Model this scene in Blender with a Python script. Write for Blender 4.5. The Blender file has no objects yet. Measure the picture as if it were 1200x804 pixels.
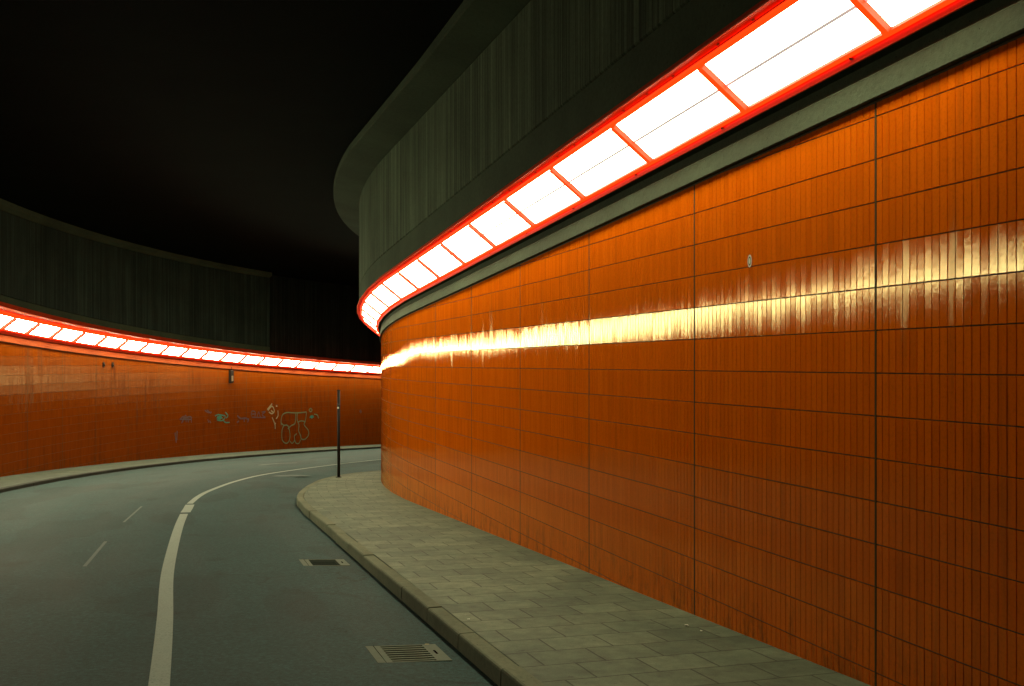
import bpy, math, random
from math import sin, cos, radians, pi
random.seed(7)
C = bpy.context.scene.collection

# ------------------------------------------------------------------ plan of the tunnel
# The inner (right-hand) wall runs straight and then bends right on a circle; everything
# else is placed by s (metres along that wall) and o (metres out from it over the road).
OX, OY, R = 33.0, 29.0, 36.5
P1 = (2.125, 5.82)
TH0 = radians(-17.877)
L0 = 12.583
TX, TY = sin(TH0), cos(TH0)
NX, NY = -TY, TX
LEFT = 9.6                         # the outer wall, measured from the inner one
SLOPE = 0.05                       # the road falls away from the viewer
HS = -1.6                          # pavement level under the camera
KERB = 0.12
CEIL = 3.93

def fr(s, o):
    if s <= L0:
        return (P1[0] + TX*s + NX*o, P1[1] + TY*s + NY*o)
    th = TH0 + (s-L0)/R
    return (OX - (R+o)*cos(th), OY + (R+o)*sin(th))
def heading(s):
    return TH0 if s <= L0 else TH0 + (s-L0)/R
def outer_len(s):                  # length along the outer wall
    return s if s <= L0 else L0 + (s-L0)*(R+LEFT)/R
def outer_s(l):
    return l if l <= L0 else L0 + (l-L0)*R/(R+LEFT)
def ground(x, y):
    return HS - SLOPE*y
def pt(s, o, h):
    x, y = fr(s, o)
    return (x, y, ground(x, y) + h)
def zpt(s, o, z):
    x, y = fr(s, o)
    return (x, y, z)
def frange(a, b, d):
    n = max(1, int(round((b-a)/d)))
    return [a + (b-a)*i/n for i in range(n+1)]

# ------------------------------------------------------------------ small mesh helpers
class MB:
    def __init__(self):
        self.v = []; self.f = []; self.uv = []; self.m = []; self.sm = []
    def face(self, idx, uvs=None, mat=0, smooth=False):
        self.f.append(tuple(idx)); self.uv.append(uvs or [(0, 0)]*len(idx)); self.m.append(mat); self.sm.append(smooth)
    def add(self, pts):
        n = len(self.v); self.v.extend(pts); return list(range(n, n+len(pts)))
    def quad(self, a, b, c, d, uvs=None, mat=0):
        self.face(self.add([a, b, c, d]), uvs, mat)
    def sweep(self, slist, prof, uscale=1.0, mat=0, closed=False, smooth=False, ulen=None):
        rows = []
        for s in slist:
            rows.append(self.add(prof(s)))
        for i in range(len(slist)-1):
            a, b = rows[i], rows[i+1]
            u0 = (ulen(slist[i]) if ulen else slist[i])*uscale; u1 = (ulen(slist[i+1]) if ulen else slist[i+1])*uscale
            n = len(a); v = 0.0
            for k in range(n if closed else n-1):
                j = (k+1) % n
                p, q = self.v[a[k]], self.v[a[j]]
                dv = math.dist(p, q)
                self.face((a[k], a[j], b[j], b[k]), [(u0, v), (u0, v+dv), (u1, v+dv), (u1, v)], mat, smooth)
                v += dv
        if closed:
            self.face(rows[0][::-1], None, mat); self.face(rows[-1], None, mat)
    def box(self, x0, x1, y0, y1, z0, z1, mat=0):
        p = self.add([(x0,y0,z0),(x1,y0,z0),(x1,y1,z0),(x0,y1,z0),(x0,y0,z1),(x1,y0,z1),(x1,y1,z1),(x0,y1,z1)])
        for q in ((3,2,1,0),(4,5,6,7),(0,1,5,4),(1,2,6,5),(2,3,7,6),(3,0,4,7)):
            self.face([p[i] for i in q], None, mat)
    def prism(self, poly, y0, y1, mat=0):            # poly in local x,z, extruded along y
        a = self.add([(x, y0, z) for x, z in poly]); b = self.add([(x, y1, z) for x, z in poly]); n = len(poly)
        for k in range(n):
            j = (k+1) % n
            self.face((a[k], b[k], b[j], a[j]), None, mat)
        self.face(a, None, mat); self.face(b[::-1], None, mat)
    def tube(self, pts, rad, n=10, mat=0, cap=True):  # lathe about vertical axis: pts = [(r,z)]
        rows = []
        for r, z in pts:
            rows.append(self.add([(rad[0]+r*cos(2*pi*i/n), rad[1]+r*sin(2*pi*i/n), z) for i in range(n)]))
        for a, b in zip(rows, rows[1:]):
            for i in range(n):
                j = (i+1) % n
                self.face((a[i], a[j], b[j], b[i]), None, mat, True)
        if cap:
            self.face(rows[0][::-1], None, mat); self.face(rows[-1], None, mat)
    def build(self, name, mats, parent=None, fix=False):
        me = bpy.data.meshes.new(name)
        me.from_pydata(self.v, [], self.f)
        lay = me.uv_layers.new(name='UVMap')
        flat = [c for f in self.uv for p in f for c in p]
        lay.data.foreach_set('uv', flat)
        for m in (mats if isinstance(mats, (list, tuple)) else [mats]):
            me.materials.append(m)
        me.polygons.foreach_set('material_index', self.m)
        me.polygons.foreach_set('use_smooth', self.sm)
        me.update()
        if fix:
            import bmesh
            bm = bmesh.new(); bm.from_mesh(me)
            bmesh.ops.recalc_face_normals(bm, faces=bm.faces); bm.to_mesh(me); bm.free()
        o = bpy.data.objects.new(name, me); C.objects.link(o)
        if parent: o.parent = parent
        return o

def tag(o, label=None, cat=None, group=None, kind=None):
    if label: o['label'] = label
    if cat: o['category'] = cat
    if group: o['group'] = group
    if kind: o['kind'] = kind
    return o
def empty(name, loc=(0,0,0), rot=(0,0,0)):
    o = bpy.data.objects.new(name, None); C.objects.link(o)
    o.location = loc; o.rotation_euler = rot; o.empty_display_size = 0.2
    return o
def copy_tree(o, parent=None):
    c = o.copy(); C.objects.link(c)
    if parent: c.parent = parent
    for ch in list(o.children): copy_tree(ch, c)
    return c

# ------------------------------------------------------------------ materials
def new_mat(name):
    m = bpy.data.materials.new(name); m.use_nodes = True
    nt = m.node_tree; nt.nodes.clear()
    out = nt.nodes.new('ShaderNodeOutputMaterial')
    return m, nt, out
class NG:
    def __init__(self, nt): self.nt = nt
    def n(self, t, **kw):
        x = self.nt.nodes.new(t)
        for k, v in kw.items():
            if k.startswith('i_'): x.inputs[k[2:].replace('_', ' ')].default_value = v
            else: setattr(x, k, v)
        return x
    def l(self, a, b): self.nt.links.new(a, b)
    def mapping(self, src, scale):
        m = self.n('ShaderNodeMapping'); m.inputs['Scale'].default_value = scale
        self.l(src, m.inputs['Vector']); return m.outputs['Vector']
    def noise(self, vec, scale, detail=4, rough=.55):
        x = self.n('ShaderNodeTexNoise'); x.inputs['Scale'].default_value = scale
        x.inputs['Detail'].default_value = detail; x.inputs['Roughness'].default_value = rough
        if vec is not None: self.l(vec, x.inputs['Vector'])
        return x.outputs['Fac']
    def ramp(self, fac, stops):
        r = self.n('ShaderNodeValToRGB'); e = r.color_ramp.elements
        while len(e) < len(stops): e.new(0.5)
        for k, (p, c) in enumerate(stops):
            e[k].position = p; e[k].color = (c, c, c, 1) if isinstance(c, (int, float)) else (*c, 1)
        self.l(fac, r.inputs['Fac']); return r.outputs['Color']
    def mix(self, fac, a, b, mode='MIX'):
        m = self.n('ShaderNodeMix', data_type='RGBA', blend_type=mode)
        if isinstance(fac, (int, float)): m.inputs[0].default_value = fac
        else: self.l(fac, m.inputs[0])
        for i, v in ((6, a), (7, b)):
            if isinstance(v, tuple): m.inputs[i].default_value = (*v, 1)
            else: self.l(v, m.inputs[i])
        return m.outputs[2]
    def math(self, op, a, b=None):
        m = self.n('ShaderNodeMath', operation=op)
        for i, v in ((0, a), (1, b)):
            if v is None: continue
            if isinstance(v, (int, float)): m.inputs[i].default_value = v
            else: self.l(v, m.inputs[i])
        return m.outputs[0]
    def bump(self, h, strength, dist, normal=None):
        b = self.n('ShaderNodeBump'); b.inputs['Strength'].default_value = strength; b.inputs['Distance'].default_value = dist
        self.l(h, b.inputs['Height'])
        if normal is not None: self.l(normal, b.inputs['Normal'])
        return b.outputs['Normal']
    def finish(self, out, color, rough, normal=None, spec=.5, metal=0.0):
        p = self.n('ShaderNodeBsdfPrincipled')
        for nm, v in (('Base Color', color), ('Roughness', rough), ('Specular IOR Level', spec), ('Metallic', metal)):
            if isinstance(v, tuple): p.inputs[nm].default_value = (*v, 1)
            elif isinstance(v, (int, float)): p.inputs[nm].default_value = v
            else: self.l(v, p.inputs[nm])
        if normal is not None: self.l(normal, p.inputs['Normal'])
        self.l(p.outputs[0], out.inputs['Surface'])
        return p

def plain(name, col, rough=.5, metal=0.0, var=.15, spec=.5):
    m, nt, out = new_mat(name); g = NG(nt)
    tc = g.n('ShaderNodeTexCoord').outputs['Object']
    f = g.noise(tc, 14, 5)
    c = g.mix(f, tuple(x*(1-var) for x in col), tuple(x*(1+var) for x in col))
    g.finish(out, c, rough, g.bump(f, .15, .004), spec, metal)
    return m

def tile_mat(name, k=1.0, r0=.078, spec=1.47, dirt_k=.55, dsh=0.0):
    m, nt, out = new_mat(name); g = NG(nt)
    geo = g.n('ShaderNodeNewGeometry'); rnd = geo.outputs['Random Per Island']
    tc = g.n('ShaderNodeTexCoord').outputs['Object']
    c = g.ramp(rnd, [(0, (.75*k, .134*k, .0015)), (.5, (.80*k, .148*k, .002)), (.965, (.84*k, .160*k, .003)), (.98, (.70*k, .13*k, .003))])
    spots = g.ramp(g.noise(tc, 55, 4, .7), [(.30, .86), (.52, 1.0)])
    c = g.mix(1.0, c, spots, 'MULTIPLY')
    # grime: irregular streaks and splashes, strongest where the wall has been wetted
    st = g.noise(g.mapping(tc, (9, 9, .5)), 1.0, 5, .6)
    big = g.noise(tc, .45, 4)
    dirt = g.math('MULTIPLY', g.ramp(st, [(.53-dsh, 0.0), (.72-dsh, 1.0)]), g.ramp(big, [(.42-dsh, 0.0), (.7-dsh, dirt_k)]))
    c = g.mix(dirt, c, (.20*k, .055*k, .012))
    # splashed dirt on the lowest courses: ragged patches and runs
    sp = g.n('ShaderNodeSeparateXYZ'); g.l(tc, sp.inputs[0])
    hgt = g.math('ADD', g.math('ADD', sp.outputs['Z'], 1.6), g.math('MULTIPLY', sp.outputs['Y'], .05))
    lowd = g.math('MULTIPLY', g.ramp(hgt, [(.03, 1.0), (.42, 0.0)]), g.ramp(g.noise(g.mapping(tc, (7, 7, 3)), 1.0, 6, .75), [(.48, 0.0), (.64, .55)]))
    c = g.mix(lowd, c, (.07, .035, .012))
    rough = g.math('ADD', g.math('MULTIPLY', g.noise(tc, 30, 4), .04), g.math('ADD', r0, g.math('MULTIPLY', dirt, .3)))
    b1 = g.bump(g.noise(g.mapping(tc, (1, 1, .55)), 75, 2), .15, .002)
    b2 = g.bump(g.noise(tc, 260, 2), .04, .0006, b1)
    # glaze: a clear reflecting layer over the coloured body, gold of the highlights tinted in
    df = g.n('ShaderNodeBsdfDiffuse'); g.l(c, df.inputs['Color']); g.l(b1, df.inputs['Normal'])
    gl = g.n('ShaderNodeBsdfAnisotropic', distribution='BECKMANN'); gl.inputs['Color'].default_value = (1.0, .86, .48, 1)
    g.l(rough, gl.inputs['Roughness']); g.l(b2, gl.inputs['Normal'])
    fz = g.n('ShaderNodeFresnel'); fz.inputs['IOR'].default_value = spec; g.l(b2, fz.inputs['Normal'])
    mx = g.n('ShaderNodeMixShader'); g.l(fz.outputs[0], mx.inputs[0]); g.l(df.outputs[0], mx.inputs[1]); g.l(gl.outputs[0], mx.inputs[2])
    g.l(mx.outputs[0], out.inputs['Surface'])
    return m

def concrete_mat(name, col, boards=False, rough=.85, board_w=9.0, spec=.12):
    m, nt, out = new_mat(name); g = NG(nt)
    uv = g.n('ShaderNodeUVMap').outputs['UV']
    tc = g.n('ShaderNodeTexCoord').outputs['Object']
    big = g.noise(tc, .7, 5, .6); fine = g.noise(tc, 24, 5, .65)
    c = g.mix(g.ramp(big, [(.3, 0.0), (.7, 1.0)]), tuple(x*.72 for x in col), tuple(x*1.2 for x in col))
    c = g.mix(1.0, c, g.ramp(fine, [(.25, .78), (.6, 1.05)]), 'MULTIPLY')
    pits = g.ramp(g.noise(tc, 60, 2, .5), [(.26, .35), (.33, 1.0)])
    c = g.mix(1.0, c, pits, 'MULTIPLY')
    h = fine
    if boards:
        # shuttering boards: one random tone per board and dark joints between them
        sep = g.n('ShaderNodeSeparateXYZ'); g.l(uv, sep.inputs[0])
        ub = g.math('MULTIPLY', sep.outputs['X'], board_w)
        wn = g.n('ShaderNodeTexWhiteNoise', noise_dimensions='1D'); g.l(g.math('FLOOR', ub), wn.inputs['W'])
        c = g.mix(1.0, c, g.ramp(wn.outputs['Value'], [(0, .72), (1, 1.18)]), 'MULTIPLY')
        fx = g.math('FRACT', ub)
        edge = g.math('MINIMUM', fx, g.math('SUBTRACT', 1.0, fx))
        j = g.ramp(edge, [(.02, 0.0), (.09, 1.0)])
        c = g.mix(1.0, c, g.mix(j, (.5, .5, .5), (1, 1, 1)), 'MULTIPLY')
        streak = g.noise(g.mapping(uv, (26, .35, 1)), 1.0, 5, .65)
        c = g.mix(1.0, c, g.ramp(streak, [(.3, .42), (.7, 1.6)]), 'MULTIPLY')
        h = g.math('ADD', g.math('MULTIPLY', j, .6), g.math('ADD', g.math('MULTIPLY', wn.outputs['Value'], .7), g.math('MULTIPLY', streak, .5)))
    g.finish(out, c, rough, g.bump(h, .6, .006), spec)
    return m

def asphalt_mat():
    m, nt, out = new_mat('worn_asphalt'); g = NG(nt)
    tc = g.n('ShaderNodeTexCoord').outputs['Object']
    uv = g.n('ShaderNodeUVMap').outputs['UV']
    grain = g.noise(tc, 95, 5, .85)
    big = g.noise(tc, .55, 5, .6)
    track = g.noise(g.mapping(uv, (.22, 1.3, 1)), 1.0, 5, .6)     # worn along the driving direction
    c = g.mix(g.ramp(big, [(.3, 0.0), (.7, 1.0)]), (.0095, .034, .036), (.0145, .046, .047))
    c = g.mix(1.0, c, g.ramp(track, [(.3, .80), (.7, 1.18)]), 'MULTIPLY')
    c = g.mix(1.0, c, g.ramp(grain, [(.28, .62), (.5, 1.0), (.72, 1.45)]), 'MULTIPLY')
    mott = g.noise(tc, 26, 5, .8)
    c = g.mix(1.0, c, g.ramp(mott, [(.30, .36), (.50, .95), (.70, 1.95)]), 'MULTIPLY')
    # darker resurfaced strips and hairline cracks
    pat = g.noise(g.mapping(uv, (.30, .8, 1)), 1.0, 2, .4)
    c = g.mix(1.0, c, g.ramp(pat, [(.56, 1.0), (.585, .74)]), 'MULTIPLY')
    vor = g.n('ShaderNodeTexVoronoi', feature='DISTANCE_TO_EDGE'); vor.inputs['Scale'].default_value = .55
    wv = g.n('ShaderNodeTexNoise'); wv.inputs['Scale'].default_value = 1.3; wv.inputs['Detail'].default_value = 5; g.l(tc, wv.inputs['Vector'])
    va = g.n('ShaderNodeVectorMath', operation='MULTIPLY_ADD'); g.l(wv.outputs['Color'], va.inputs[0]); va.inputs[1].default_value = (1.1, 1.1, 0); g.l(tc, va.inputs[2])
    g.l(va.outputs[0], vor.inputs['Vector'])
    crack = g.math('MULTIPLY', g.ramp(vor.outputs['Distance'], [(.004, 1.0), (.012, 0.0)]), g.ramp(g.noise(tc, .35, 2), [(.5, 0.0), (.6, .6)]))
    c = g.mix(crack, c, (.006, .010, .010))
    stain = g.ramp(g.noise(tc, 1.7, 3, .5), [(.27, .62), (.36, 1.0)])
    c = g.mix(1.0, c, stain, 'MULTIPLY')
    rough = g.math('ADD', g.math('MULTIPLY', track, .2), .55)
    g.finish(out, c, rough, g.bump(grain, .8, .005), .10)
    return m

def paving_mat(name='paving_slabs', k=1.0):
    m, nt, out = new_mat(name); g = NG(nt)
    uv = g.n('ShaderNodeUVMap').outputs['UV']
    tc = g.n('ShaderNodeTexCoord').outputs['Object']
    wob = g.n('ShaderNodeTexNoise'); wob.inputs['Scale'].default_value = 3.0; g.l(uv, wob.inputs['Vector'])
    vm = g.n('ShaderNodeVectorMath', operation='MULTIPLY_ADD'); g.l(wob.outputs['Color'], vm.inputs[0])
    vm.inputs[1].default_value = (.02, .02, 0); g.l(uv, vm.inputs[2])
    b = g.n('ShaderNodeTexBrick', offset=.5, squash=1.0)
    g.l(vm.outputs[0], b.inputs['Vector'])
    b.inputs['Scale'].default_value = 1.0
    b.inputs['Brick Width'].default_value = .42; b.inputs['Row Height'].default_value = .36
    b.inputs['Mortar Size'].default_value = .0075; b.inputs['Mortar Smooth'].default_value = .3; b.inputs['Bias'].default_value = 0
    b.inputs['Color1'].default_value = (.72, .74, .70, 1); b.inputs['Color2'].default_value = (1.18, 1.16, 1.10, 1); b.inputs['Mortar'].default_value = (.30, .31, .27, 1)
    big = g.noise(tc, 1.1, 5, .65); fine = g.noise(tc, 130, 4, .7)
    c = g.mix(g.ramp(big, [(.3, 0.0), (.7, 1.0)]), (.058*k, .084*k, .056*k), (.128*k, .152*k, .100*k))
    c = g.mix(1.0, c, b.outputs['Color'], 'MULTIPLY')
    c = g.mix(1.0, c, g.ramp(fine, [(.3, .7), (.7, 1.25)]), 'MULTIPLY')
    mot = g.noise(tc, 7, 5, .7)
    c = g.mix(1.0, c, g.ramp(mot, [(.32, .68), (.68, 1.25)]), 'MULTIPLY')
    gum = g.ramp(g.noise(tc, 9, 2, .4), [(.24, .6), (.30, 1.0)])
    c = g.mix(1.0, c, gum, 'MULTIPLY')
    lum = g.n('ShaderNodeSeparateColor'); g.l(b.outputs['Color'], lum.inputs[0])
    h = g.math('ADD', g.math('MULTIPLY', b.outputs['Fac'], -1.0), g.math('ADD', g.math('MULTIPLY', fine, .15), g.math('MULTIPLY', lum.outputs[0], .35)))
    g.finish(out, c, .72, g.bump(h, .7, .006), .35)
    return m

def paint_mat():
    m, nt, out = new_mat('worn_road_paint'); g = NG(nt)
    tc = g.n('ShaderNodeTexCoord').outputs['Object']
    f = g.noise(tc, 60, 5, .75); big = g.noise(tc, 2.2, 4)
    wear = g.math('MULTIPLY', g.ramp(f, [(.50, 0.0), (.66, 1.0)]), g.ramp(big, [(.3, .35), (.75, 1.0)]))
    c = g.mix(wear, (.22, .26, .23), (.04, .075, .07))
    g.finish(out, c, .6, g.bump(f, .3, .003), .4)
    return m

def emit_mat(name, col, strength):
    m, nt, out = new_mat(name); g = NG(nt)
    uv = g.n('ShaderNodeUVMap').outputs['UV']
    e = g.n('ShaderNodeEmission')
    st = g.noise(g.mapping(uv, (13, .35, 1)), 1.0, 3, .6)          # dim streaks of the tubes behind, painted into the emission along its length
    k = g.ramp(st, [(.36, .0), (.44, 1.0)])
    g.l(g.mix(k, (.86, .82, .80), tuple(c*strength for c in col)), e.inputs['Color'])
    e.inputs['Strength'].default_value = 1.0
    g.l(e.outputs[0], out.inputs['Surface'])
    m.cycles.emission_sampling = 'FRONT'
    return m
def emit_plain(name, col):
    m, nt, out = new_mat(name); g = NG(nt)
    p = g.finish(out, (.5, .5, .5), .5)
    p.inputs['Emission Color'].default_value = (*col, 1); p.inputs['Emission Strength'].default_value = 1.0
    m.cycles.emission_sampling = 'NONE'
    return m
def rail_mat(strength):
    m, nt, out = new_mat('red_halation_glow'); g = NG(nt)
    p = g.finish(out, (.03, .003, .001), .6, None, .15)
    p.inputs['Emission Color'].default_value = (1.0, .014, .0008, 1)  # red emission stands in for the halation around the lit panels
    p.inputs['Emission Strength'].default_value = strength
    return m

LAMP_NEAR, LAMP_FAR = 17.0, 40.0
M = dict(
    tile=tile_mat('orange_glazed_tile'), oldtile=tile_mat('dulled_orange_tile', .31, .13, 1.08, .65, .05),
    grout=plain('dark_tile_grout', (.085, .060, .028), .9, var=.3),
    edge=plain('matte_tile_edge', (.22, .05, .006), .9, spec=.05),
    joint=plain('expansion_joint_sealant', (.085, .055, .022), .9, spec=.1),
    strip=concrete_mat('smooth_concrete', (.056, .078, .050)),
    stripfar=concrete_mat('halation_tinted_concrete', (.30, .050, .008)),  # red halation below the far lamps, put into the concrete colour
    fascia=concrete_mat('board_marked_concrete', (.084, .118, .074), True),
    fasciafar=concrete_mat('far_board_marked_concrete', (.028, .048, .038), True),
    fascia_smooth=concrete_mat('concrete_below_boards', (.058, .084, .052)),
    ceiling=concrete_mat('near_black_concrete', (.004, .007, .005), spec=.02),  # one even near-black tone
    asphalt=asphalt_mat(), paving=paving_mat(), paving_far=paving_mat('darkened_paving_slabs', .55),  # far paving darkened in colour to offset the strong far lamps
    kerb=concrete_mat('kerb_stone', (.140, .152, .104)),
    darkkerb=concrete_mat('shade_darkened_kerb', (.05, .05, .042)),  # shade on the far kerb put into its colour
    paint=paint_mat(),
    diff=emit_mat('lamp_diffuser', (.97, 1.0, .62), LAMP_NEAR),
    difffar=emit_mat('lamp_diffuser_far', (.97, 1.0, .62), LAMP_FAR),
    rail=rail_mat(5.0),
    casing=plain('orange_casing_and_halo', (.70, .055, .006), .55, spec=.2),
    diffback=plain('white_acrylic_edge', (.6, .6, .55), .5),
    midbar=emit_plain('translucent_lamp_bar', (.50, .42, .38)),
    clip=plain('lamp_clip_steel', (.30, .13, .06), .45, .6),
    iron=plain('cast_iron', (.12, .14, .105), .7, 0, .3, spec=.08),
    clogged=plain('silted_cast_iron', (.030, .042, .034), .9, 0, .3, spec=.05),
    pit=plain('drain_pit', (.004, .004, .004), 1.0, spec=0),
    collar=plain('drain_concrete_collar', (.095, .115, .085), .85, var=.3),
    post=plain('dark_painted_steel', (.012, .009, .007), .6, spec=.2),
    band=plain('pale_metal_band', (.05, .045, .04), .6, .1),
    greenpaint=plain('olive_green_spray_paint', (.13, .15, .05), .5),
    tealpaint=plain('teal_spray_paint', (.02, .17, .10), .5),
    whitepaint=plain('pale_spray_paint', (.34, .24, .11), .5),
    darkpaint=plain('dark_spray_paint', (.10, .025, .022), .5),
    white=plain('white_paper', (.75, .72, .62), .6),
    leaf=plain('yellow_leaf', (.62, .46, .14), .6),
    boxpaint=plain('dark_enclosure_paint', (.020, .012, .008), .7, spec=.1),
    boxface=plain('pale_enclosure_cover', (.22, .15, .09), .6, spec=.2),
)

S_BACK, S_FAR = -13.0, 62.0
SL = frange(S_BACK, L0, 1.6)[:-1] + frange(L0, S_FAR, .4)

# ------------------------------------------------------------------ road, pavements, kerbs
KP = [(-13, 1.96), (12.5, 1.96), (14.5, 1.93), (16.0, 1.82), (17.6, 1.68), (18.8, 1.56), (19.8, 1.42), (20.6, 1.26), (21.3, 1.06), (22.0, .80), (22.6, .50), (23.1, .2), (23.35, 0.02)]
def lerp_tab(tab, s):
    if s <= tab[0][0]: return tab[0][1]
    for (a, u), (b, v) in zip(tab, tab[1:]):
        if s <= b: return u + (v-u)*(s-a)/(b-a)
    return tab[-1][1]
def kerb_o(s): return lerp_tab(KP, s)
LK = [(-13, 8.1), (17.5, 8.06), (25, 7.9), (41, 7.4), (62, 7.4)]
def lkerb_o(s): return lerp_tab(LK, s)
def road_h(o): return -KERB + .055*min(max(o-1.96, -.2), .66)      # the gutter side of the lane is dished

DRAINS = [(2.06, 2.345), (6.58, 2.36)]
HW, HL = .262, .257
mb = MB()
os_ = sorted(set(frange(-.6, LEFT+.6, .6) + [1.76, 1.96, 2.62] + [o+q for s_, o in DRAINS for q in (-HW, HW)]))
rs_ = sorted(set(SL + [s_+q for s_, o in DRAINS for q in (-HL, HL)]))
rows = [mb.add([pt(s, o, road_h(o)) for o in os_]) for s in rs_]
for i in range(len(rs_)-1):
    for k in range(len(os_)-1):
        sm, om = (rs_[i]+rs_[i+1])/2, (os_[k]+os_[k+1])/2
        if any(abs(sm-s_) < HL and abs(om-o) < HW for s_, o in DRAINS): continue
        mb.face((rows[i][k], rows[i+1][k], rows[i+1][k+1], rows[i][k+1]), [(rs_[i], os_[k]), (rs_[i+1], os_[k]), (rs_[i+1], os_[k+1]), (rs_[i], os_[k+1])], 0, True)
tag(mb.build('road', M['asphalt']), kind='structure')
mb = MB(); mb.sweep([-14, 64], lambda s: [(-70, -20 + 1.5*(s+14), HS-SLOPE*(-20+1.5*(s+14))-.45), (90, -20+1.5*(s+14), HS-SLOPE*(-20+1.5*(s+14))-.45)])
tag(mb.build('ground', M['ceiling']), kind='structure')

KW = .135
def paving(slist, o_in, o_out, name, flip=False):
    mb = MB()
    n = 6; rows = []
    for s in slist:
        a, b = o_in(s), o_out(s)
        os2 = [a + (b-a)*k/n for k in range(n+1)]
        rows.append((mb.add([pt(s, o, 0) for o in os2]), os2))
    for i in range(len(slist)-1):
        (a, oa), (b, ob) = rows[i], rows[i+1]
        for k in range(n):
            mb.face((a[k], b[k], b[k+1], a[k+1]), [(oa[k], slist[i]), (ob[k], slist[i+1]), (ob[k+1], slist[i+1]), (oa[k+1], slist[i])], 0, True)
    o = mb.build(name, M['paving_far' if flip else 'paving'], fix=False)
    return tag(o, kind='structure')
sl1 = frange(-13, 12.5, 1.6)[:-1] + frange(12.5, 23.1, .3)
paving(sl1, lambda s: -.05, lambda s: max(-.03, kerb_o(s)-KW), 'pavement')
paving(SL, lambda s: lkerb_o(s)+KW, lambda s: LEFT+.06, 'pavement', True)

def kerb_line(of, s0, s1, step, name, mat, side, jitter=.006):
    mb = MB(); s = s0; rng = random.Random(3)
    while s < s1-.05:
        e = min(s1, s + step*rng.uniform(.9, 1.1))
        jz = rng.uniform(-jitter, jitter); jo = rng.uniform(-jitter, jitter)
        g = .006; ss = frange(s+g, e-g, .35)
        def prof(q, jz=jz, jo=jo):
            o = of(q)+jo; bv = .018
            return [pt(q, o, -KERB-.06), pt(q, o-side*.004, jz-bv), pt(q, o-side*(.004+bv*.35), jz-bv*.3), pt(q, o-side*(.004+bv), jz+.001),
                    pt(q, o-side*(KW-.006), jz+.002), pt(q, o-side*(KW-.002), jz-.006), pt(q, o-side*(KW-.002), -.1)]
        mb.sweep(ss, prof, closed=True, mat=0)
        s = e
    o = mb.build(name, mat, fix=True)
    return tag(o, kind='structure')
kerb_line(kerb_o, -13, 23.3, 1.02, 'kerb', M['kerb'], 1)
kerb_line(lkerb_o, -13, 62, 1.0, 'kerb', M['darkkerb'], -1, .003)

# painted markings (thin sheets just above the asphalt)
def ribbon(mb, pts, w, lift=.004):
    n = len(pts); rows = []
    for i, (x, y) in enumerate(pts):
        a = pts[max(0, i-1)]; b = pts[min(n-1, i+1)]
        dx, dy = b[0]-a[0], b[1]-a[1]; L = math.hypot(dx, dy); nx, ny = -dy/L, dx/L
        ww = w[i] if isinstance(w, list) else w
        z = ground(x, y)-KERB+lift
        rows.append(mb.add([(x+nx*ww/2, y+ny*ww/2, ground(x+nx*ww/2, y+ny*ww/2)+road_h(9)+lift), (x-nx*ww/2, y-ny*ww/2, ground(x-nx*ww/2, y-ny*ww/2)+road_h(9)+lift)]))
    for a, b in zip(rows, rows[1:]):
        mb.face((a[0], a[1], b[1], b[0]))
def dense(pts, k=6):
    out = []
    n = len(pts)
    for i in range(n-1):
        p0, p1, p2, p3 = pts[max(0, i-1)], pts[i], pts[i+1], pts[min(n-1, i+2)]
        for j in range(k):
            t = j/k
            out.append(tuple(.5*((2*p1[c]) + (-p0[c]+p2[c])*t + (2*p0[c]-5*p1[c]+4*p2[c]-p3[c])*t*t + (-p0[c]+3*p1[c]-3*p2[c]+p3[c])*t**3) for c in (0, 1)))
    out.append(pts[-1]); return out
mb = MB()
thick = [(-.1, 0), (-.75, 1.8), (-1.5, 4.05), (-2.226, 6.29), (-2.83, 8.12), (-3.58, 10.34), (-4.30, 12.64), (-5.00, 14.96), (-5.50, 16.7)]
ribbon(mb, dense(thick), .128)
ribbon(mb, dense([(-5.56, 16.95), (-5.73, 17.6), (-5.95, 18.4)], 3), .16)
thin = [(-6.02, 18.6), (-6.38, 20.3), (-6.62, 21.9), (-6.87, 24.7), (-6.86, 27.4), (-6.41, 30.3), (-5.79, 33.1), (-4.9, 36.3), (-3.6, 39.6), (-1.8, 42.8)]
ribbon(mb, dense(thin), .11)
tag(mb.build('road_marking', M['paint']), kind='structure')
# ghosts of older lines, plus a painted streak of sheen
m, nt, out = new_mat('faded_paint_and_sheen'); g = NG(nt)
tc = g.n('ShaderNodeTexCoord').outputs['Object']
f = g.noise(tc, 45, 5, .75)
g.finish(out, g.mix(g.ramp(f, [(.4, 0.0), (.62, 1.0)]), (.022, .047, .044), (.014, .037, .037)), .6, None, .4)
M['faded'] = m
mb = MB()
def rpx(px, py, hh=1.72):           # road point under a photo position
    y = hh/((py-426.5)/1167 - SLOPE); return ((px-600)/1167*y, y)
for a, b, w in (((145, 615), (166, 596), .035), ((99, 668), (124, 638), .04)):
    ribbon(mb, [rpx(*a), rpx(*b)], w, .004)
ribbon(mb, dense([rpx(304, 546.5), rpx(325, 544.6), rpx(348, 543.8)], 3), .16)  # bright sheen on the asphalt, painted as a pale streak
ribbon(mb, dense([rpx(328, 560), rpx(340, 558.8), rpx(356, 559.8)], 3), .5)
tag(mb.build('road_marking', M['faded']), kind='structure')

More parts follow.
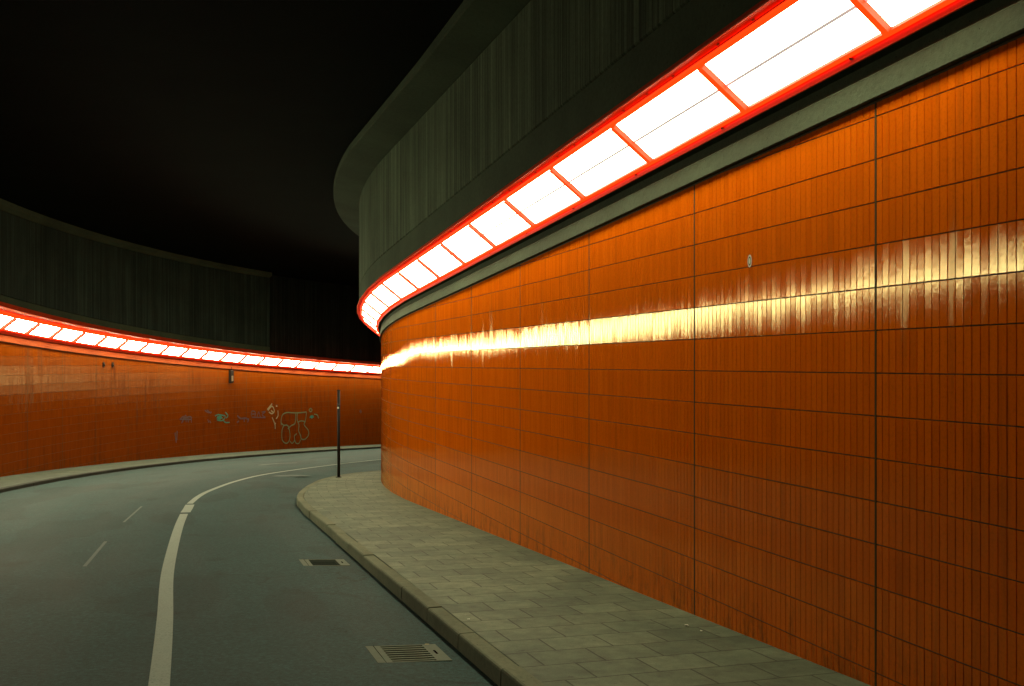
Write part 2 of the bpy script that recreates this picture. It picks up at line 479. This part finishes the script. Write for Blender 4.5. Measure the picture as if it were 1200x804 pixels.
# ------------------------------------------------------------------ tiled walls
ROW, PITCH_N, PANEL = .25, 38, 2.2
TILE_TOP = 3.415
def tiles(side, l_from, l_to, phase, s_of, seed):
    """one mesh of separately set glazed tiles; side=+1 inner wall (faces +o), -1 outer wall (faces -o)"""
    rng = random.Random(seed)
    mb = MB()
    o_face = 0.0 if side > 0 else LEFT
    rowtilt = {}
    k0 = int(math.floor((l_from-phase)/PANEL)); k1 = int(math.ceil((l_to-phase)/PANEL))
    tw = PANEL/PITCH_N
    for k in range(k0, k1):
        paneltilt = rng.gauss(0, .0015)
        for j in range(PITCH_N):
            la = phase + k*PANEL + j*tw; lb = la+tw
            if lb < l_from or la > l_to: continue
            g0 = .0095 if j == 0 else .0028; g1 = .0095 if j == PITCH_N-1 else .0028
            sa, sb = s_of(la+g0), s_of(lb-g1)
            xa, ya = fr(sa, o_face); xb, yb = fr(sb, o_face)
            nx, ny = fr(sa, o_face+side); nx -= xa; ny -= ya
            zg = ground((xa+xb)/2, (ya+yb)/2)
            zlo, zhi = zg-.03, zg+TILE_TOP
            r0 = int(math.floor((zlo+.054)/ROW)); r1 = int(math.ceil((zhi+.054)/ROW))
            for r in range(r0, r1):
                za = -.054 + r*ROW + .0045; zb = -.054 + (r+1)*ROW - .0045
                za = max(za, zlo); zb = min(zb, zhi)
                if zb-za < .01: continue
                key = (k, r)
                if key not in rowtilt: rowtilt[key] = rng.gauss(0, .0014)
                pitch = rng.gauss(0, .0013) + rowtilt[key] + paneltilt; yaw = rng.gauss(0, .008)
                d0 = rng.uniform(-.0004, .0004); zc = -.054+(r+.5)*ROW
                NV = 5; L, Rr = [], []
                pl, pr = [], []
                for i in range(NV):
                    t = i/(NV-1); z = za+(zb-za)*t; q = z-zc
                    dep = d0 + pitch*q + .043*q*q - .0006      # very slightly dished faces
                    pl.append((xa+nx*(dep-yaw*tw/2), ya+ny*(dep-yaw*tw/2), z))
                    pr.append((xb+nx*(dep+yaw*tw/2), yb+ny*(dep+yaw*tw/2), z))
                a = mb.add(pl); b = mb.add(pr)
                for i in range(NV-1):
                    q4 = (a[i], b[i], b[i+1], a[i+1])
                    mb.face(q4 if side < 0 else q4[::-1], None, 0, True)
                bev = .0016; D = -.0045
                ring = [pl[0], pr[0], pr[-1], pl[-1]]
                ex, ey = (xb-xa), (yb-ya); el = math.hypot(ex, ey); ex /= el; ey /= el
                outr = [(ring[0][0]-ex*bev+nx*D, ring[0][1]-ey*bev+ny*D, za-bev), (ring[1][0]+ex*bev+nx*D, ring[1][1]+ey*bev+ny*D, za-bev),
                        (ring[2][0]+ex*bev+nx*D, ring[2][1]+ey*bev+ny*D, zb+bev), (ring[3][0]-ex*bev+nx*D, ring[3][1]-ey*bev+ny*D, zb+bev)]
                ri = mb.add(ring); ro = mb.add(outr)
                for i in range(4):
                    j2 = (i+1) % 4
                    q4 = (ro[i], ro[j2], ri[j2], ri[i])
                    mb.face(q4 if side < 0 else q4[::-1], None, 0 if (side > 0 and la < 11) else 1)
    return mb

def wall_profile(side, pairs):
    """pairs of (o,h) or (o,'z',value) -> point function; o is always measured out from the wall's own face"""
    def prof(s):
        out = []
        for p in pairs:
            o = p[0] if side > 0 else LEFT-p[0]
            out.append(pt(s, o, p[1]) if len(p) == 2 else zpt(s, o, p[2]))
        return out
    return prof

def make_wall(side, label, phase, l_from, l_to, s_of, seed):
    root = empty('tiled_wall', pt(0, 0 if side > 0 else LEFT, 0))
    root['label'] = label; root['category'] = 'tiled wall'
    loc = root.location.copy()
    def put(o):
        o.parent = root; o.location = (-loc[0], -loc[1], -loc[2]); return o
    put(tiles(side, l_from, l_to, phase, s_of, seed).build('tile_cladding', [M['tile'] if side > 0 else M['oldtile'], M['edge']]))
    sl = [s for s in SL if s_of(l_from)-.1 <= s <= s_of(l_to)+.1]
    sl = [s_of(l_from)] + [s for s in sl if s_of(l_from) < s < s_of(l_to)] + [s_of(l_to)]
    mb = MB(); mb.sweep(sl, wall_profile(side, [(-.0045, -.2), (-.0045, 3.44), (-.35, 3.44), (-.35, -.2)]), closed=True)
    put(mb.build('mortar_backing', M['grout'], fix=True))
    mb = MB()
    for k in range(int(math.floor((l_from-phase)/PANEL))+1, int(math.ceil((l_to-phase)/PANEL))):
        l = phase+k*PANEL; sa, sb = s_of(l-.008), s_of(l+.008)
        if l-.1 < l_from or l+.1 > l_to: continue
        q = wall_profile(side, [(-.004, -.02), (.0010, -.02), (.0010, TILE_TOP), (-.004, TILE_TOP)])
        mb.sweep([sa, sb], q, closed=True)
    put(mb.build('expansion_joint', M['joint'], fix=True))
    mb = MB()
    mb.sweep(sl, wall_profile(side, [(-.34, 3.445), (.030, 3.430), (.037, 3.436), (.024, 3.575), (.018, 3.583), (.004, 3.590), (.004, 3.66), (.075, 3.72), (.08, 3.9), (-.34, 3.9)]), closed=True,
             ulen=None if side > 0 else outer_len)
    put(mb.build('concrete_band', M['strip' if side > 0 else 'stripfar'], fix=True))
    return root, put

RW, rput = make_wall(1, 'near orange tiled wall curving along the right-hand pavement, with a bright band of reflections', 0.0, -12.9, 40.0, lambda l: l, 11)
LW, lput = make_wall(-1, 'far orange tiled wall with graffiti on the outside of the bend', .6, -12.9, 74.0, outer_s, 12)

# ------------------------------------------------------------------ concrete fascias above the lamps
def c_off(s): return 1.0 if s < 8 else min(1.1, 1.0+(s-8)*.02)
def fascia_parts(side, s0, s1, face_o, root):
    loc = root.location.copy()
    def put(o):
        o.parent = root; o.location = (-loc[0], -loc[1], -loc[2]); return o
    sl = [s0] + [s for s in SL if s0 < s < s1] + [s1]
    ul = None if side > 0 else outer_len
    mb = MB(); mb.sweep(sl, wall_profile(side, [(-.3, 3.96), (.07, 3.96), (face_o-.05, 4.00), (face_o, 4.05), (face_o, 4.455), (face_o-.014, 4.468), (-.3, 4.468)]), closed=True, ulen=ul)
    put(mb.build('lower_beam', M['fascia_smooth'], fix=True))
    mb = MB(); mb.sweep(sl, wall_profile(side, [(-.3, 4.472), (face_o-.014, 4.472), (face_o, 4.484), (face_o, 'z', 3.695), (face_o-.014, 'z', 3.708), (-.3, 'z', 3.708)]), closed=True, ulen=ul)
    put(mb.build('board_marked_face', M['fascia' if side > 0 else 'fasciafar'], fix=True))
    mb = MB()
    def hp(s):
        co = c_off(s) if side > 0 else face_o+.12
        zt = 3.82 if side > 0 else 3.78
        return wall_profile(side, [(-.3, 'z', 3.712), (face_o, 'z', 3.712), (face_o+.012, 'z', 3.716), (co-.02, 'z', zt), (co, 'z', zt+.012), (co, 'z', CEIL+.05), (-.3, 'z', CEIL+.05)])(s)
    mb.sweep(sl, hp, closed=True, ulen=ul)
    put(mb.build('haunch', M['fascia_smooth'], fix=True))
FR = empty('concrete_fascia', pt(0, .52, 4.0)); tag(FR, 'board-marked concrete fascia overhanging the lamps of the near right-hand wall', 'concrete fascia')
fascia_parts(1, -12.9, 40.0, .52, FR)
S_END = L0 + (radians(17.7)-TH0)*R
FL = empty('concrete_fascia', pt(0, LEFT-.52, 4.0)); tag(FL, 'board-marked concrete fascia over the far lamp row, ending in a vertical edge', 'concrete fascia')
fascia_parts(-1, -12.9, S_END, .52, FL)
FB = empty('recessed_wall', pt(S_END, LEFT-.1, 4.0)); tag(FB, 'very dark set-back wall above the far lamps, past the end of the concrete fascia', 'wall')
mb = MB(); sl = [S_END+.01] + [s for s in SL if s > S_END+.01]
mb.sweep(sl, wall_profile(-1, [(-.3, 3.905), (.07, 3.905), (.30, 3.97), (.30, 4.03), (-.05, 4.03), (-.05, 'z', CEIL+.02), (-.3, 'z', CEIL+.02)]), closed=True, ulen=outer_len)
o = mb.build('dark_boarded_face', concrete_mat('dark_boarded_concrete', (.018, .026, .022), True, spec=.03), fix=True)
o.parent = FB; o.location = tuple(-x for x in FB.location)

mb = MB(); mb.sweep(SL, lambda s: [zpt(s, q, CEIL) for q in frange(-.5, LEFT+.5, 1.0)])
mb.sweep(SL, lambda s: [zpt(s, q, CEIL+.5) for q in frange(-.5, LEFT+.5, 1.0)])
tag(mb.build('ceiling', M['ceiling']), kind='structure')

# ------------------------------------------------------------------ lamp panels
UL = 1.5
def lamp_proto(side, name, LO=.082, UP=.12, SW=.034, FIN=.042, BW=.028):
    """local x = across the road (towards -x for the inner wall), y along the wall, z up from the pavement"""
    root = empty(name); sg = -1 if side > 0 else 1
    A, B = (.118, 3.738), (.450, 4.003)             # lower and upper edge of the diffuser in section
    ux, uz = B[0]-A[0], B[1]-A[1]; W = math.hypot(ux, uz); ux /= W; uz /= W
    nx, nz = uz, -ux                                # out and down
    def q(u, d): return (sg*(A[0]+ux*u+nx*d), A[1]+uz*u+nz*d)
    f = MB()
    # rails and end bars as one frame; its red glow is added halation
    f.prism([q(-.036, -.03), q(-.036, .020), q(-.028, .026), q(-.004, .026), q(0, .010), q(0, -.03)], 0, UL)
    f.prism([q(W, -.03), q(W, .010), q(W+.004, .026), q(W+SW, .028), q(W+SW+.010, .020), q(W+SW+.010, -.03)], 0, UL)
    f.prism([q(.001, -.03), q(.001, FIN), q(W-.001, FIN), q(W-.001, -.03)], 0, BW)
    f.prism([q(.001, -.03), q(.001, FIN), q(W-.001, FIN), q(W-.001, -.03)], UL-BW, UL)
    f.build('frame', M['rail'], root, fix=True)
    e = MB()
    e.prism([q(-LO, -.03), q(-LO, .034), q(-LO+.008, .036), q(-.037, .004), q(-.037, -.03)], 0, UL)  # added outer rails, tilted to catch lamp light as a red halo
    e.build('halo_rail', M['casing'], root, fix=True); e = MB()
    e.prism([q(W+SW+.011, -.03), q(W+SW+.011, .004), q(W+UP-.008, .05*UP/.12), q(W+UP, .048*UP/.12), q(W+UP, -.03)], 0, UL)
    e.build('halo_rail', M['casing'], root, fix=True)
    c = MB(); c.prism([q(-.06, -.034), q(W+.07, -.034), q(W+.04, -.12), q(.06, -.10)], .004, UL-.004)
    c.build('casing', M['casing'], root, fix=True)
    half = W/2
    for u0, u1, notch in ((.002, half-.010, 0), (half+.010, W-.002, 1)):
        d = MB()
        y0, y1 = BW+.003, UL-BW-.003
        pr = lambda u, dd, y: (q(u, dd)[0], y, q(u, dd)[1])
        if notch:
            n0, n1 = .05, .03
            poly = [(u0, y0), (u1-n1, y0), (u1-n1, y0+n0), (u1, y0+n0), (u1, y1), (u0, y1)]
        else: poly = [(u0, y0), (u1, y0), (u1, y1), (u0, y1)]
        a = d.add([pr(u, .004, y) for u, y in poly]); b = d.add([pr(u, -.006, y) for u, y in poly])  # lit face, dull back
        n = len(poly)
        uvs = [(u, y) for u, y in poly]
        d.face(a, uvs); d.face(b[::-1], uvs[::-1], 1)
        for k in range(n): d.face((a[k], a[(k+1) % n], b[(k+1) % n], b[k]), None, 1)
        d.build('diffuser', [M['diff'] if side > 0 else M['difffar'], M['diffback']], root, fix=True)
    r_ = MB(); r_.prism([q(half-.011, -.01), q(half-.010, .008), q(half+.010, .008), q(half+.011, -.01)], BW, UL-BW); r_.build('middle_bar', M['midbar'], root, fix=True)
    for yy in (.32, .75, 1.18):
        k = MB()
        k.prism([q(W+.060, .004), q(W+.060, .022), q(W+.095, .026), q(W+.095, .010)], yy-.012, yy+.012)
        k.build('clip', M['clip'], root, fix=True)
    k = MB(); k.prism([q(-.050, .015), q(-.050, .024), q(-.026, .024), q(-.026, .015)], .36, .385); k.build('clip', M['clip'], root, fix=True)
    return root
def place_lamp(o, side, s, base):
    x, y = fr(s, base)
    th = heading(s)
    sm = s + UL/2 if side > 0 else outer_s(outer_len(s)+UL/2)
    thm = heading(sm)
    o.location = (x, y, ground(x, y)); o.rotation_euler = (-math.atan(SLOPE*cos(thm)), 0, -thm)
ORD = ['first', 'second', 'third', 'fourth', 'fifth', 'sixth', 'seventh', 'eighth', 'ninth', 'tenth', 'eleventh', 'twelfth', 'thirteenth', 'fourteenth', 'fifteenth', 'sixteenth', 'seventeenth', 'eighteenth', 'nineteenth', 'twentieth', 'twenty-first', 'twenty-second', 'twenty-third', 'twenty-fourth', 'twenty-fifth']
PR = lamp_proto(1, 'lamp_panel')
first = True
RS0 = -1.95
for k in range(27):
    o = PR if first else copy_tree(PR); first = False
    place_lamp(o, 1, RS0 + UL*k if k else RS0+UL*.40, 0.0)
    o.scale.y = 0.60 if k == 0 else 1.0
    if k == 0: lab = 'lit panel cut off by the top edge, first of the near lamp row'
    elif k < 15: lab = 'lit panel with orange halo around its frame, %s from the top in the near lamp row' % ORD[k]
    else: lab = 'lit panel of the near lamp row hidden round the corner of the tiled wall'
    tag(o, lab, 'lamp panel', 'lamp panels along the near right-hand wall')
PL = lamp_proto(-1, 'lamp_panel', .14, .34, .10, .06, .065)  # strip and rails widened here to enlarge the added red halo
LL0 = 7.7
LPH = 0.0
first = True
for k in range(52):
    l = LL0 + LPH + UL*k; s = outer_s(l)
    o = PL if first else copy_tree(PL); first = False
    place_lamp(o, -1, s, LEFT)
    x, y = fr(s, LEFT); px = 600+1167*x/max(y, .1) if y > .1 else -9999
    o['px'] = px
    tag(o, '', 'lamp panel', 'lamp panels along the far left-hand wall')
lefts = sorted([o for o in C.objects if o.get('group') == 'lamp panels along the far left-hand wall'], key=lambda o: o['px'])
vis = [o for o in lefts if -28 < o['px'] < 445]
for i, o in enumerate(vis):
    if i == 0: o['label'] = 'small white lit panel at the very left edge, first of the far lamp row'
    else: o['label'] = 'small white lit panel, %s from the left in the far lamp row' % ORD[min(i, len(ORD)-1)]
for o in lefts:
    if o not in vis:
        o['label'] = 'lit panel of the far lamp row beyond the left edge of the photo' if o['px'] <= -28 else 'lit panel of the far lamp row hidden behind the near tiled wall'
    del o['px']

# ------------------------------------------------------------------ drain grates
def drain(s, o_, label, clogged):
    root = empty('drain_grate', pt(s, o_, road_h(o_)), (-math.atan(SLOPE*cos(TH0)), math.atan(.055), -TH0))
    tag(root, label, 'drain grate', 'drain grates in the gutter')
    # local: x across (kerb at +x), y along; the grate lies 6 mm proud of the asphalt
    w, l, t = .26, .255, .003
    f = MB()
    f.box(-w, -w+.055, -l, l, -.03, t); f.box(-w+.062, -w+.105, -l, l, -.03, t-.001); f.box(w-.105, w, -l, l, -.03, t-.001)
    f.box(-w+.105, w-.105, -l, -l+.022, -.03, t-.001); f.box(-w+.105, w-.105, l-.022, l, -.03, t-.001)
    f.build('frame', M['collar'], root)
    n = 7
    g_ = MB()
    for i in range(n):
        y = -l+.022+.012 + (2*l-.044-.024)*(i+.5)/n
        g_.box(-w+.104, w-.104, y-.013, y+.013, t-.008, t-.002 if not clogged else t-.004)
    g_.build('grating', M['iron'] if not clogged else M['clogged'], root)
    p = MB()
    d = -.30 if not clogged else -.045
    p.quad((-w, -l, d), (w, -l, d), (w, l, d), (-w, l, d))
    for a_, b_ in (((-w, -l), (w, -l)), ((w, -l), (w, l)), ((w, l), (-w, l)), ((-w, l), (-w, -l))):
        p.quad((*a_, d), (*b_, d), (*b_, -.002), (*a_, -.002))
    p.build('pit', M['pit'], root)
    b = MB(); b.box(w-.065, w-.05, -.05, .05, t-.0015, t+.0015); b.build('hinge_slot', M['pit'], root)
    return root
drain(*DRAINS[0], 'slotted drain grate in the asphalt at the bottom of the photo, beside the kerb', False)
drain(*DRAINS[1], 'dark clogged drain grate further up the gutter, left of the kerb', True)

# ------------------------------------------------------------------ post at the end of the pavement
bx, by = -4.35, 25.0
bz = ground(bx, by)
root = empty('metal_post', (bx, by, bz)); tag(root, 'thin dark metal post at the far end of the right pavement', 'post')
H = 2.17
t = MB(); t.tube([(.038, -.1), (.038, H-.002)], (0, 0), 14); t.build('pole', M['post'], root)
t = MB(); t.tube([(.0385, H), (.041, H+.002), (.040, H+.02), (.02, H+.03)], (0, 0), 14); t.build('cap', M['post'], root)
t = MB(); t.tube([(.040, H-.36), (.042, H-.355), (.042, H-.33), (.040, H-.325)], (0, 0), 14); t.build('band', M['band'], root)
t = MB(); t.box(-.03, .01, -.045, -.037, H-.44, H-.40); t.build('sticker', M['white'], root)
t = MB(); t.tube([(.075, -.02), (.075, .012), (.05, .02)], (0, 0), 14); t.build('base_collar', M['post'], root)

# ------------------------------------------------------------------ things on the walls
def outer_hit(px, py):
    """(l, z) on the outer wall's face for a photo position"""
    u = (px-600)/1167; lo, hi = 0.0, 60.0
    f = lambda s: (lambda q: q[0]/q[1]-u)(fr(s, LEFT))
    for _ in range(60):
        m_ = (lo+hi)/2
        if f(m_) < 0: lo = m_
        else: hi = m_
    s = (lo+hi)/2; x, y = fr(s, LEFT)
    return outer_len(s), (426.5-py)/1167*y
def spray(strokes, mat, name, label, w=.035, blob=()):
    mb = MB()
    off = .0035
    for st in strokes:
        pts = [outer_hit(*p) for p in st]
        pts = dense(pts, 4) if len(pts) > 2 else pts
        n = len(pts); rows = []
        for i, (l, z) in enumerate(pts):
            a = pts[max(0, i-1)]; b = pts[min(n-1, i+1)]
            dl, dz = b[0]-a[0], b[1]-a[1]; L = math.hypot(dl, dz) or 1
            nl, nz = -dz/L*w/2, dl/L*w/2
            rows.append(mb.add([zpt(outer_s(l+nl), LEFT-off, z+nz), zpt(outer_s(l-nl), LEFT-off, z-nz)]))
        for a, b in zip(rows, rows[1:]): mb.face((a[0], a[1], b[1], b[0]))
        off += .0006
    for (cx, cy, rx, ry) in blob:
        c = [outer_hit(cx+rx*cos(t*pi/7)*(1+.25*sin(t*2.3)), cy+ry*sin(t*pi/7)*(1+.25*cos(t*1.7))) for t in range(14)]
        mb.face(mb.add([zpt(outer_s(l), LEFT-off, z) for l, z in c])); off += .0006
    o = lput(mb.build(name, mat)); o['label'] = label
def zc(pts, x0, y0, k): return [(x0+a/k, y0+b/k) for a, b in pts]
Z = lambda *p: zc(p, 300, 440, 8.04)
spray([Z((238, 470), (236, 420), (250, 370), (290, 350), (340, 352), (400, 352), (475, 344)),
       Z((238, 450), (262, 470), (290, 468), (310, 490), (300, 505)),
       Z((262, 470), (246, 510), (242, 570), (250, 615), (282, 640), (308, 622), (320, 570), (312, 510), (302, 490)),
       Z((374, 355), (372, 410), (364, 455), (335, 470), (312, 490)),
       Z((388, 358), (386, 410), (394, 440), (404, 470), (400, 520), (418, 565), (428, 598), (462, 600), (494, 560), (490, 515), (462, 480), (452, 458), (462, 435), (470, 390), (474, 346)),
       Z((394, 440), (425, 428), (462, 435)),
       Z((318, 618), (340, 640), (362, 610), (360, 570), (384, 548)),
       Z((362, 605), (376, 638), (404, 638), (418, 605)),
       Z((513, 310), (528, 325), (513, 342), (498, 325), (513, 310)),
       Z((545, 365), (575, 372), (588, 405))], M['greenpaint'], 'graffiti', 'green outlined bubble letters sprayed low on the wall', .055)
spray([Z((505, 400), (520, 380), (545, 385))], M['tealpaint'], 'graffiti', 'small teal tag at the upper right of the bubble letters', .05, blob=[(365.3, 488.5, 2.3, 1.9)])
spray([Z((105, 322), (128, 295), (152, 265)), Z((112, 330), (150, 290), (172, 335), (150, 360), (120, 345)), Z((140, 330), (165, 350)), Z((186, 288), (200, 290)),
       Z((205, 330), (206, 380), (188, 408)), Z((150, 395), (166, 430), (178, 465), (180, 505)), Z((172, 460), (186, 450))], M['whitepaint'], 'graffiti', 'pale yellowish scrawl left of the bubble letters', .06)
Z2 = lambda *p: zc(p, 200, 470, 10)
spray([Z2((105, 220), (150, 180), (140, 250)), Z2((125, 260), (175, 165), (180, 250)), Z2((160, 200), (235, 185), (240, 255)), Z2((200, 180), (205, 250)), Z2((110, 215), (245, 215))], M['darkpaint'], 'graffiti', 'dark tangled tag, leftmost on the far wall', .05)
spray([Z2((400, 110), (440, 135), (480, 130)), Z2((425, 105), (470, 145)), Z2((432, 215), (445, 250)), Z2((455, 230), (470, 258))], M['darkpaint'], 'graffiti', 'faint dark strokes beside the teal blot', .05)
spray([Z2((520, 175), (560, 160), (640, 180), (600, 230), (540, 220)), Z2((640, 130), (670, 170), (650, 200)), Z2((615, 220), (640, 250), (690, 250))], M['tealpaint'], 'graffiti', 'teal green blot with a curling tail', .05, blob=[(257.2, 489.4, 3.6, 2.2)])
spray([Z2((780, 170), (820, 205), (870, 200), (915, 215)), Z2((860, 205), (862, 245)), Z2((900, 250), (915, 205)), Z2((775, 250), (800, 235))], M['darkpaint'], 'graffiti', 'dark winged tag in the middle of the far wall', .07)
spray([Z2((945, 180), (950, 120), (990, 130), (985, 190)), Z2((940, 155), (1000, 150)), Z2((1010, 190), (1030, 130), (1050, 190)), Z2((1065, 130), (1110, 125), (1070, 160), (1110, 190)), Z2((950, 190), (1110, 195))], M['darkpaint'], 'graffiti', 'dark purple block tag left of the pale scrawl', .05)
spray([[(205, 507), (206.5, 519)], [(207.5, 505), (207, 516)]], M['darkpaint'], 'stain', 'dark vertical run mark below the leftmost tag', .07)
spray([[(421.5, 481), (423.5, 483.5)]], M['darkpaint'], 'stain', 'single dark spot right of the post', .14)

def on_outer(px, py, proud=0.0):
    l, z = outer_hit(px, py); s = outer_s(l)
    return s, zpt(s, LEFT-proud, z)
s, p = on_outer(269.5, 441.5)
root = empty('wall_box', p, (0, 0, -heading(s))); tag(root, 'small dark box with a pale cover under the far lamps', 'wall box')
t = MB(); t.prism([(-.02, -.26), (.10, -.26), (.12, -.22), (.12, .25), (.10, .27), (-.02, .27)], -.10, .10); t.build('housing', M['boxpaint'], root, fix=True)
t = MB(); t.prism([(.1205, -.18), (.127, -.18), (.127, .04), (.1205, .04)], -.085, .05); t.build('cover', M['boxface'], root, fix=True)
t = MB(); t.prism([(.02, .26), (.05, .26), (.05, .40), (.02, .40)], .03, .06); t.build('conduit', M['boxpaint'], root, fix=True)
for i, (px, lab) in enumerate(((121, 'small dark fixing high on the far wall, left one of two'), (131.6, 'small dark fixing high on the far wall, right one of two'))):
    s, p = on_outer(px, 427.5)
    root = empty('wall_fixing', p, (0, 0, -heading(s))); tag(root, lab, 'wall fixing', 'pair of fixings on the far wall')
    t = MB(); t.prism([(-.01, -.085), (.018, -.085), (.024, -.07), (.024, .07), (.018, .085), (-.01, .085)], -.045, .045); t.build('plate', M['boxpaint'], root, fix=True)
    t = MB(); t.prism([(.025, -.03), (.06, -.045), (.06, .0), (.025, .03)], -.015, .015); t.build('hook', M['boxpaint'], root, fix=True)

# round sticker on the near wall
def inner_pt(l, z, d): return zpt(l, d, z)
def inner_hit(px, py):
    u = (px-600)/1167; lo, hi = -3.0, 18.0
    for _ in range(60):
        m_ = (lo+hi)/2; q = fr(m_, 0)
        if q[0]/q[1] > u: lo = m_
        else: hi = m_
    x, y = fr(lo, 0); return lo, (426.5-py)/1167*y
sl_, sz_ = inner_hit(878.9, 306)
def disc(rx, rz, d, mat, n=20, inner=None):
    t = MB()
    a = t.add([inner_pt(sl_+rx*cos(2*pi*i/n), sz_+rz*sin(2*pi*i/n), d) for i in range(n)])
    if inner:
        b = t.add([inner_pt(sl_+rx*inner*cos(2*pi*i/n), sz_+rz*inner*sin(2*pi*i/n), d) for i in range(n)])
        for i in range(n): t.face((a[i], a[(i+1) % n], b[(i+1) % n], b[i]))
    else: t.face(a)
    return t
st = rput(disc(.028, .046, .0028, None).build('sticker', M['white'])); st['label'] = 'small round pale sticker with a dark ring on the near wall'
k = disc(.018, .032, .0036, None, inner=.72).build('sticker_ring', M['boxpaint']); k.parent = st

# ------------------------------------------------------------------ litter
def scrap(x, y, h, name, label, cat, mat, r, seed):
    rng = random.Random(seed)
    root_z = ground(x, y)+h
    t = MB(); n = 8
    ring = [(r*rng.uniform(.6, 1.1)*cos(2*pi*i/n), r*rng.uniform(.5, 1.0)*sin(2*pi*i/n), rng.uniform(.2, .6)*r) for i in range(n)]
    low = t.add([(p[0]*.8, p[1]*.8, .001) for p in ring]); a = t.add(ring); c = t.add([(0, 0, r*.55)])[0]
    for i in range(n):
        t.face((a[i], a[(i+1) % n], c)); t.face((low[i], low[(i+1) % n], a[(i+1) % n], a[i]))
    t.face(low[::-1])
    o = t.build(name, mat, fix=True); o.location = (x, y, root_z)
    return tag(o, label, cat)
scrap(-.63, 7.38, -KERB, 'fallen_leaf', 'curled yellowish leaf lying behind the nearest drain grate', 'leaf', M['leaf'], .026, 1)
scrap(-.338, 7.74, .001, 'paper_scrap', 'tiny white scrap on the paving near the kerb', 'scrap', M['white'], .012, 2)
scrap(1.32, 7.50, .001, 'paper_scrap', 'flat pale scrap on the paving near the tiled wall, the wider of two', 'scrap', M['white'], .020, 3)
scrap(1.39, 7.32, .001, 'paper_scrap', 'tiny pale scrap on the paving near the tiled wall, the smaller of two', 'scrap', M['white'], .013, 4)

# ------------------------------------------------------------------ world, camera, view
w = bpy.data.worlds.new('World'); bpy.context.scene.world = w; w.use_nodes = True
nt = w.node_tree; bg = nt.nodes['Background']
sky = nt.nodes.new('ShaderNodeTexSky'); sky.sky_type = 'NISHITA'; sky.sun_disc = False
sky.sun_elevation = radians(-4); sky.sun_rotation = radians(200)
nt.links.new(sky.outputs[0], bg.inputs['Color']); bg.inputs['Strength'].default_value = .05

cam = bpy.data.cameras.new('Camera'); co = bpy.data.objects.new('Camera', cam); C.objects.link(co)
co.location = (0, 0, 0); co.rotation_euler = (radians(90), 0, 0)
cam.sensor_width = 36; cam.lens = 36*1167/1200; cam.shift_y = 24.5/1200
cam.clip_start = .05; cam.clip_end = 1000
sc = bpy.context.scene; sc.camera = co
sc.render.engine = 'CYCLES'
sc.view_settings.view_transform = 'Standard'; sc.view_settings.look = 'None'
sc.view_settings.exposure = 0.0; sc.view_settings.gamma = 1.0
cy = sc.cycles
cy.use_denoising = True
cy.filter_width = 1.5
cy.max_bounces = 10; cy.diffuse_bounces = 6; cy.glossy_bounces = 4
cy.sample_clamp_indirect = 6.0
cy.caustics_reflective = False; cy.caustics_refractive = False
